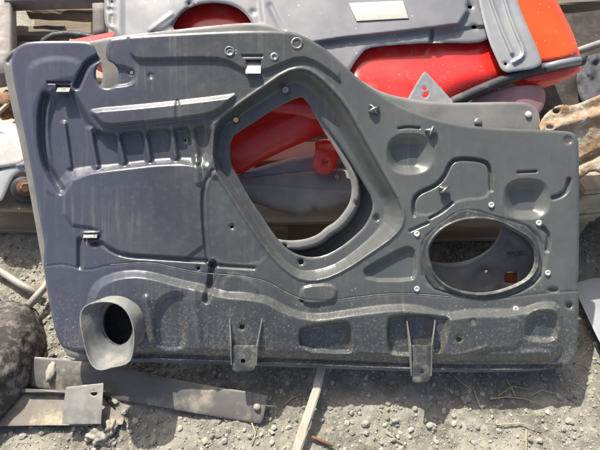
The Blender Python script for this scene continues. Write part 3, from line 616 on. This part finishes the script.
# ------------------------------------------------------------------ pallets under the heap
def board_mesh(p0, p1, wd, ht, s): return beam(p0, p1, wd, ht, seg=6, jit=.0016, ch=.14, s=s)
def pallet(label, x0, y0, z0, ang, mt, group='wooden pallets under the scrap', lx=1.15, ly=.8):
    t = thing('wooden_pallet', label, 'pallet', (x0, y0, z0), (0, 0, ang), group)
    ys = np.linspace(.05, ly - .05, 6); k = 0
    for q in ys:
        obj('board', board_mesh((0, q, .149), (lx, q + random.uniform(-.006, .006), .149), .1, .022, k), mt, t, smooth=False); k += 1
    for x in (.05, lx / 2, lx - .05): obj('stringer', board_mesh((x, 0, .127), (x, ly, .127), .1, .02, k), mt, t, smooth=False); k += 1
    for x in (.06, lx / 2, lx - .06):
        for q in (.06, ly / 2, ly - .06): obj('block', beam((x - .055, q, .069), (x + .055, q, .069), .1, .094, seg=2, jit=.001, ch=.06, s=k), mt, t, smooth=False); k += 1
    for q in (.06, ly / 2, ly - .06): obj('skid_board', board_mesh((0, q, .011), (lx, q, .011), .1, .02, k), mt, t, smooth=False); k += 1
    return t
pallet('weathered wooden pallet under the left half of the heap, its front edge showing at left', -1.32, .235, 0, R(-1.5), M['wood'])
pallet('pale wooden pallet under the right half of the heap, seen through the oval hole', -.155, .165, 0, R(2), M['wood'], lx=1.15)
pallet('pale broken pallet at the right edge beside the dark bulkhead', .86, .16, .16, R(8), M['wood2'], lx=.8, ly=.30)

# ------------------------------------------------------------------ left side: frame, timbers, white part, tubes
def Z(px, py, z): return tuple(at_z(float(px), float(py), z))
fr = thing('steel_cage', 'pale painted steel cage standing at the top left corner', 'steel cage', Z(20, 40, .02))
rootpart('upright', beam(Z(5, -60, .36), Z(4, 80, .30), .075, .06, seg=8, jit=.001), M['frame'], fr)
rootpart('rail', beam(Z(8, 3, .34), Z(112, 0, .34), .05, .05, seg=8, jit=.001), M['frame'], fr)
rootpart('post', beam(Z(100, 6, .36), Z(101, 40, .28), .05, .05, seg=4, jit=.001), M['frame'], fr)
rootpart('bolt_hole', tube([np.array(Z(99.5, 24, .322)) + (0, -.012, .004), np.array(Z(99.5, 24, .322)) + (0, .01, -.006)], .011, 12), M['hole'], fr)
tag(obj('timber_beam', beam(Z(30, 12, .27), Z(100, 15, .27), .055, .05, seg=8, jit=.003, ch=.2), M['wood_dark'], smooth=False), 'brown timber beam lying just below the pale frame rail', 'beam')
tag(obj('plank', beam(Z(36, 24, .20), Z(92, 24, .20), .10, .025, up=(0, -.6, .8), seg=8, jit=.002), M['wood'], smooth=False), 'tilted pale plank under the brown timber beam at top left', 'plank')
tag(obj('timber_block', beam(Z(12, 38, .19), Z(64, 38, .19), .10, .07, seg=6, jit=.003, ch=.15), M['wood_dark'], smooth=False), 'weathered timber block in front of the tilted plank at top left', 'wood block')
tag(obj('support_timber', beam(Z(-40, 60, .18), Z(60, 58, .18), .09, .12, seg=6, jit=.003, ch=.15), M['wood_dark'], smooth=False), 'dark timber behind the left upper corner of the bulkhead', 'beam')
tag(obj('rubber_hose', tube([Z(40, 50, .27), Z(45, 41, .30), Z(54, 36, .31), Z(68, 34.5, .31), Z(84, 36, .31), Z(98, 40, .30), Z(108, 46, .27)], .016, 10), M['gasket']), 'black rubber hose arching behind the upper left corner of the bulkhead', 'hose')
wp = thing('white_bracket', 'white painted metal bracket with rusty bolt, left of the dark bulkhead', 'car part', Z(15, 190, .17))
def wmap(px, py, h): return off_plane(px, py, h, np.array(Z(15, 175, .24)), np.array([.0, -.35, .94]), .003)
wh = Relief(); wh.press([(-30, 128), (6, 130), (14, 150), (8, 172), (-30, 180)], -4, 7); wh.press([(2, 148), (30, 145), (34, 166), (12, 170)], 3, 4)
rootpart('cover', sheet([(-40, 132), (6, 134), (24, 136), (29, 150), (26, 163), (10, 167), (-40, 172)], [], lambda x, y: 4 + .5 * fbm(x / 12, y / 12, 2), 1.5, wmap, 6, 2, 4), M['cover'], wp)
rootpart('plate', sheet([(-40, 118), (10, 121), (24, 128), (34, 140), (40, 160), (40, 172), (30, 172), (20, 172), (12, 178), (6, 192), (0, 205), (-40, 200)], [], lambda x, y: wh(x, y) - 6 * np.clip((150 - y) / 30, 0, 1) ** 2, 1.5, wmap, 9, 2, 5), M['white'], wp)
bush = rootpart('bush', tube([np.array(Z(25, 190, .17)), np.array(Z(25, 189, .215)), np.array(Z(25, 189, .22))], [.042, .042, .036], 20), M['gasket'], wp)
o = rootpart('bolt', tube([np.array(Z(26, 188, .21)), np.array(Z(26, 187.5, .238)), np.array(Z(26, 187.5, .242))], [.018, .018, .014], 6), M['rust'], wp, smooth=False); o.parent = bush; o.location = (0, 0, 0)
cp = rootpart('washer', tube([np.array(Z(26, 188, .217)), np.array(Z(26, 188, .223))], [.028, .027], 20), M['rust'], wp)
tag(obj('rusty_lug', lump(np.array(Z(8, 105, .24)), (.05, .06, .05), 3, .3, 2, 3), M['rust']), 'lump of rusty iron above the white bracket at the left edge', 'scrap iron')
tag(obj('pale_lath', beam(Z(-12, 122, .27), Z(14, 99, .27), .012, .012, seg=3, jit=.0006), M['wood2'], smooth=False), 'thin pale wooden lath over the rusty iron at the left edge', 'lath')
tag(obj('steel_tube', tube([Z(-40, 246, .03), Z(0, 271, .03), Z(20, 284, .03), Z(40, 294, .02)], .0115, 12), M['rod']), 'pale worn tube entering from the left edge above the dark lump', 'tube')
rr = thing('control_rod', 'pale tube with dark joint running from the dark lump under the bulkhead', 'tube', Z(35, 300, .0))
rootpart('rod', tube([Z(60, 262, .05), Z(44, 288, .045), Z(26, 309, .05)], [.0115, .012, .0125], 12), M['rod'], rr)
rootpart('joint', tube([Z(28, 307, .05), Z(20, 315, .055), Z(6, 328, .06)], [.018, .019, .016], 12), M['dark_lump'], rr)
c0 = np.array(Z(-8, 362, .04))
tag(obj('dusty_lump', lump(c0, (.125, .20, .115), 5, .08, 1.8, 2, flat=-.05), M['dark_lump']), 'rounded dusty black lump of scrap at the lower left edge', 'scrap')

# ------------------------------------------------------------------ foreground pieces
def gmap(z0): return lambda px, py, h: at_z(px, py, z0 + np.asarray(h, float) * .001)
ST = [(24, 356), (60, 358.5), (104, 362), (150, 374), (210, 386), (267, 394.5), (267, 400), (262, 424), (256, 423), (205, 415), (150, 405), (118, 400), (60, 392), (22, 384)]
def zmap(px, py, h):
    px = np.asarray(px, float); py = np.asarray(py, float)
    mid = np.interp(px, [20, 104, 150, 267], [370, 379, 390, 409]); t = (mid - py) / 15
    z0 = .034 + .017 * np.clip(t, -1.2, 1.2) - .004 * np.clip(t, -1.3, 1.3) ** 2 + .001 * np.asarray(h, float)
    d = ray(px, py); k = (z0 - CAMP[2]) / d[..., 2]; return CAMP + d * k[..., None]
st = thing('steel_strip', 'long dull steel strip lying on the gravel below the bulkhead, bolt at its right end', 'metal strip', Z(150, 392, .0))
rootpart('strip', sheet(ST, [], lambda x, y: .8 * fbm(x / 30, y / 10, 2) + 2.2 * sm(1 - np.abs(x - 251) / 2), 1.2, zmap, 6, 1.2, 2, c=1), M['strip'], st)
bp = zmap(np.array(257.), np.array(407.), np.array(0.))
rootpart('bolt', lump(bp + np.array([0, 0, .002]), (.0105, .0105, .008), 2, .1, 2, 1), M['rod'], st)
tag(obj('earth_clump', lump(np.array(Z(52, 370, .035)), (.014, .035, .012), 3, .3, 3, 5), M['clod']), 'small earth clump caught on the steel strip by the dark lump', 'clod')
an = thing('angle_bar', 'dusty angle bar at lower left carrying a grey plate with one hole', 'metal bar', Z(50, 410, .0))
rootpart('flange', sheet([(-30, 394), (62, 394), (104, 396), (106, 402), (130, 424), (100, 426), (62, 425), (0, 426), (-30, 427)], [], lambda x, y: 1.5 * fbm(x / 20, y / 12, 3, 2), 1.2, gmap(.02), 14, 1.5, 3, c=1), M['angle'], an)
rootpart('upstand', beam(Z(-30, 391, .026), Z(108, 394, .026), .008, .034, seg=10, jit=.001), M['strip'], an, smooth=False)
def pmap(px, py, h):
    px = np.asarray(px, float); py = np.asarray(py, float); z0 = .052 + .0004 * (425 - py) + .001 * np.asarray(h, float); d = ray(px, py); return CAMP + d * ((z0 - CAMP[2]) / d[..., 2])[..., None]
rootpart('end_plate', sheet([(66, 387), (84, 385), (103.5, 383), (102.5, 400), (101.5, 415), (101, 424), (82, 424), (62, 424), (63, 408)], [ell(94, 393, 3.4, 2.8, 16)], lambda x, y: 3 * sm((408 - y) / -16) * -1 + .3 * fbm(x / 9, y / 9, 2), 1.0, pmap, 3, .6, 1.5, c=0), M['plate'], an)
tag(obj('earth_clod', lump(np.array(Z(99, 435, .010)), (.032, .026, .02), 4, .5, 2.2, 7), M['clod']), 'crumbling pale earth clod in front of the grey end plate', 'clod')
tag(obj('earth_clod', lump(np.array(Z(111, 427, .014)), (.015, .022, .018), 3, .6, 2.4, 11), M['clod']), 'small upright earth flake beside the larger crumbling clod', 'clod')
SK = [(325, 352, .06), (323, 366, .055), (317, 388, .045), (309, 415, .03), (300, 442, .02), (293, 462, .015)]
ps = [np.array(Z(*q)) for q in SK]
V, Fc = [], []
for a, b, k in zip(ps[:-1], ps[1:], range(9)): pass
tag(obj('wooden_stick', join(beam(ps[0], ps[2], .024, .015, seg=5, jit=.0012, ch=.25, s=1), beam(ps[2] * 1.0, ps[5], .0245, .015, seg=8, jit=.0012, ch=.25, s=2, bend=.002)), M['stick'], smooth=False), 'grey weathered stick sticking out below the bulkhead towards the viewer', 'stick')
tag(obj('twig', tube([Z(312, 437, .008), Z(322, 441, .010), Z(333, 446, .008)], [.004, .0048, .003], 7), M['rust']), 'short reddish brown twig at the bottom edge beside the stick', 'twig')

# right edge
fo = [(538, 128), (542, 118), (552, 108), (562, 104), (572, 106), (590, 99), (606, 92), (640, 92), (640, 185), (606, 176), (592, 170), (582, 178), (570, 184), (556, 176)]
def foh(x, y): return -22 + 3.5 * fbm(x / 16, y / 16, 5, 12) + 6 * sm(1 - np.abs(y - 120 - (x - 580) * -.3) / 10) - 6 * sm(1 - np.abs(y - 158 + (x - 590) * .5) / 6)
tag(obj('coated_sheet', sheet(fo, [ell(556, 111, 3.4, 2.6, 14), ell(550, 127, 4, 2, 12)], foh, 1.2, behind, 8, 2, 3, c=1), M['foam']), 'crumpled cream sheet stained with rust at the right edge behind the bulkhead corner', 'scrap sheet')
gsz = sheet([(570, 279), (660, 276), (680, 420), (617, 372), (600, 343), (588, 318), (579, 298)], [], lambda x, y: 3 * sm(1 - np.abs(y - 300) / 8) + .6 * fbm(x / 20, y / 20, 2), 1.3, gmap(.05), 6, 1.5, 3, c=1)
tag(obj('grey_sheet', gsz, M['greysheet']), 'pale grey sheet with pointed edge lying on the ground at the right edge', 'scrap sheet')
def bgm(px, py, h): return at_z(px, py, .27 + np.asarray(h, float) * .001)
tag(obj('dark_cloth', sheet([(578, 62), (590, 54), (640, 44), (680, 120), (640, 130), (596, 112), (582, 104), (576, 84)], [], lambda x, y: 40 * fbm(x / 16, y / 16, 3, 21), 1.5, bgm, 20, 4, 5, c=1), M['bag']), 'crumpled dark grey cloth under the pale pipe at the right edge', 'cloth')
tag(obj('matting', sheet([(530, 12), (566, 14), (600, 10), (690, 0), (690, 118), (640, 122), (585, 116), (552, 116), (528, 112)], [], lambda x, y: 22 * fbm(x / 25, y / 25, 3, 41), 1.6, lambda px, py, h: at_z(px, py, .225 + np.asarray(h, float) * .001), 12, 3, 5, c=1), M['matting']), 'dark brown matting spread beyond the sunlit red corner of the tailgate', 'matting')
tag(obj('pipe', tube([Z(570, 54, .29), Z(585, 48.5, .29), Z(640, 30, .29)], .014, 12), M['rod']), 'pale straight pipe at the right edge beside the sunlit corner of the tailgate', 'pipe')
tag(obj('timber_beam', beam(Z(535, 6, .1), Z(660, -4, .1), .11, .06, seg=6, jit=.003), M['wood_dark'], smooth=False), 'grey brown timber lying at the top right corner beyond the tailgate', 'beam')

# loose stones and straw one can pick out
SL = ['', 'small stone just below the tip of the right bracket tongue', 'stone at the shadow edge left of the right bracket tongue', 'stone between the wooden stick and the right bracket, further right of two', 'left one of the stones just right of the wooden stick', 'larger pale stone right of the wooden stick, in full sun', 'stone directly below the larger pale stone right of the stick', 'stone at the shadow edge below the right end of the bulkhead', 'larger stone in sun near the lower right corner', 'stone near the bottom edge below the flat round stone', 'stone at the shadow edge right of the wooden stick', 'larger stone in sun below the right bracket', 'stone below the dusty black lump and angle bar at lower left', 'stone right of the crumbling earth clod', 'stone near the bottom edge below the middle of the steel strip', 'stone below the bolted right end of the steel strip', 'stone touching the lower side of the long steel strip', 'stone near the bottom edge at right beside an upright straw', 'stone under the longest straw at lower right', 'stone in sun below the flat round grey stone']
TL = ['straw in shadow right of the right bracket, leftmost of the cluster', 'straw slanting down just right of the flat round grey stone', 'long straw lying level in the straw cluster at lower right', 'short steep straw in the cluster under the bulkhead', 'upright pale straw at the bottom edge, lower right', 'straw rising to the right inside the lower right cluster', 'rightmost straw under the right end of the bulkhead', 'long straw lying level in full sun at lower right', 'straw near the bottom edge in the middle right', 'straw hanging down below the bolted end of the steel strip', 'straw in shadow left of the wooden stick', 'straw lying above the middle of the steel strip']
for i, (x, y, r) in enumerate(((468, 399, 5), (440, 402, 3.4), (415, 408, 3.6), (395, 421, 4.2), (347, 422, 3.8), (365, 424, 5.5), (366, 433, 4), (560, 397, 4), (570, 421, 5), (475, 442, 4), (388, 404, 4.4), (430, 425, 5), (22, 436, 4.5), (165, 431, 4), (205, 441, 5), (250, 436, 4), (180, 418, 3.6), (540, 440, 4.2), (500, 430, 3.6), (455, 415, 3.8))):
    p = np.array(Z(x, y, .0)); k = r * .0022; p[2] = gz(p) + k * .35
    o = obj('stone', lump(p, (k, k * random.uniform(.75, 1), k * .65), 2, .35, 1.3, i + 20), M['stone'] if i % 3 == 0 else M['clod'], smooth=False)
    tag(o, 'flat round grey stone lying in the gravel below the right bracket' if i == 0 else SL[i], 'stone', 'small stones lying in the gravel')
for i, P in enumerate((((454, 377), (462, 384), (471, 391)), ((472, 388), (476, 398), (480, 408)), ((490, 399), (506, 397), (524, 400), (543, 406)), ((505, 380), (512, 391), (514, 397)), ((526, 430), (525.5, 441), (526, 455)), ((498, 396), (512, 387), (530, 390)), ((530, 396), (541, 391), (556, 394)), ((496, 425), (520, 424), (541, 429)), ((385, 432), (394, 438), (406, 446)), ((252, 424), (256, 434), (251, 444)), ((285, 404), (292, 398), (300, 395)), ((195, 392), (204, 386), (214, 390)))):
    q = []
    for (x, y) in P: p = np.array(Z(x, y, .0)); p[2] = gz(p) + .006 + random.uniform(0, .004); q.append(p)
    tag(obj('straw_stalk', tube(q, [.0018, .0017, .0014, .0012][:len(q)], 6), M['straw']), 'dry ' + TL[i], 'straw', 'dry straw stalks on the gravel')
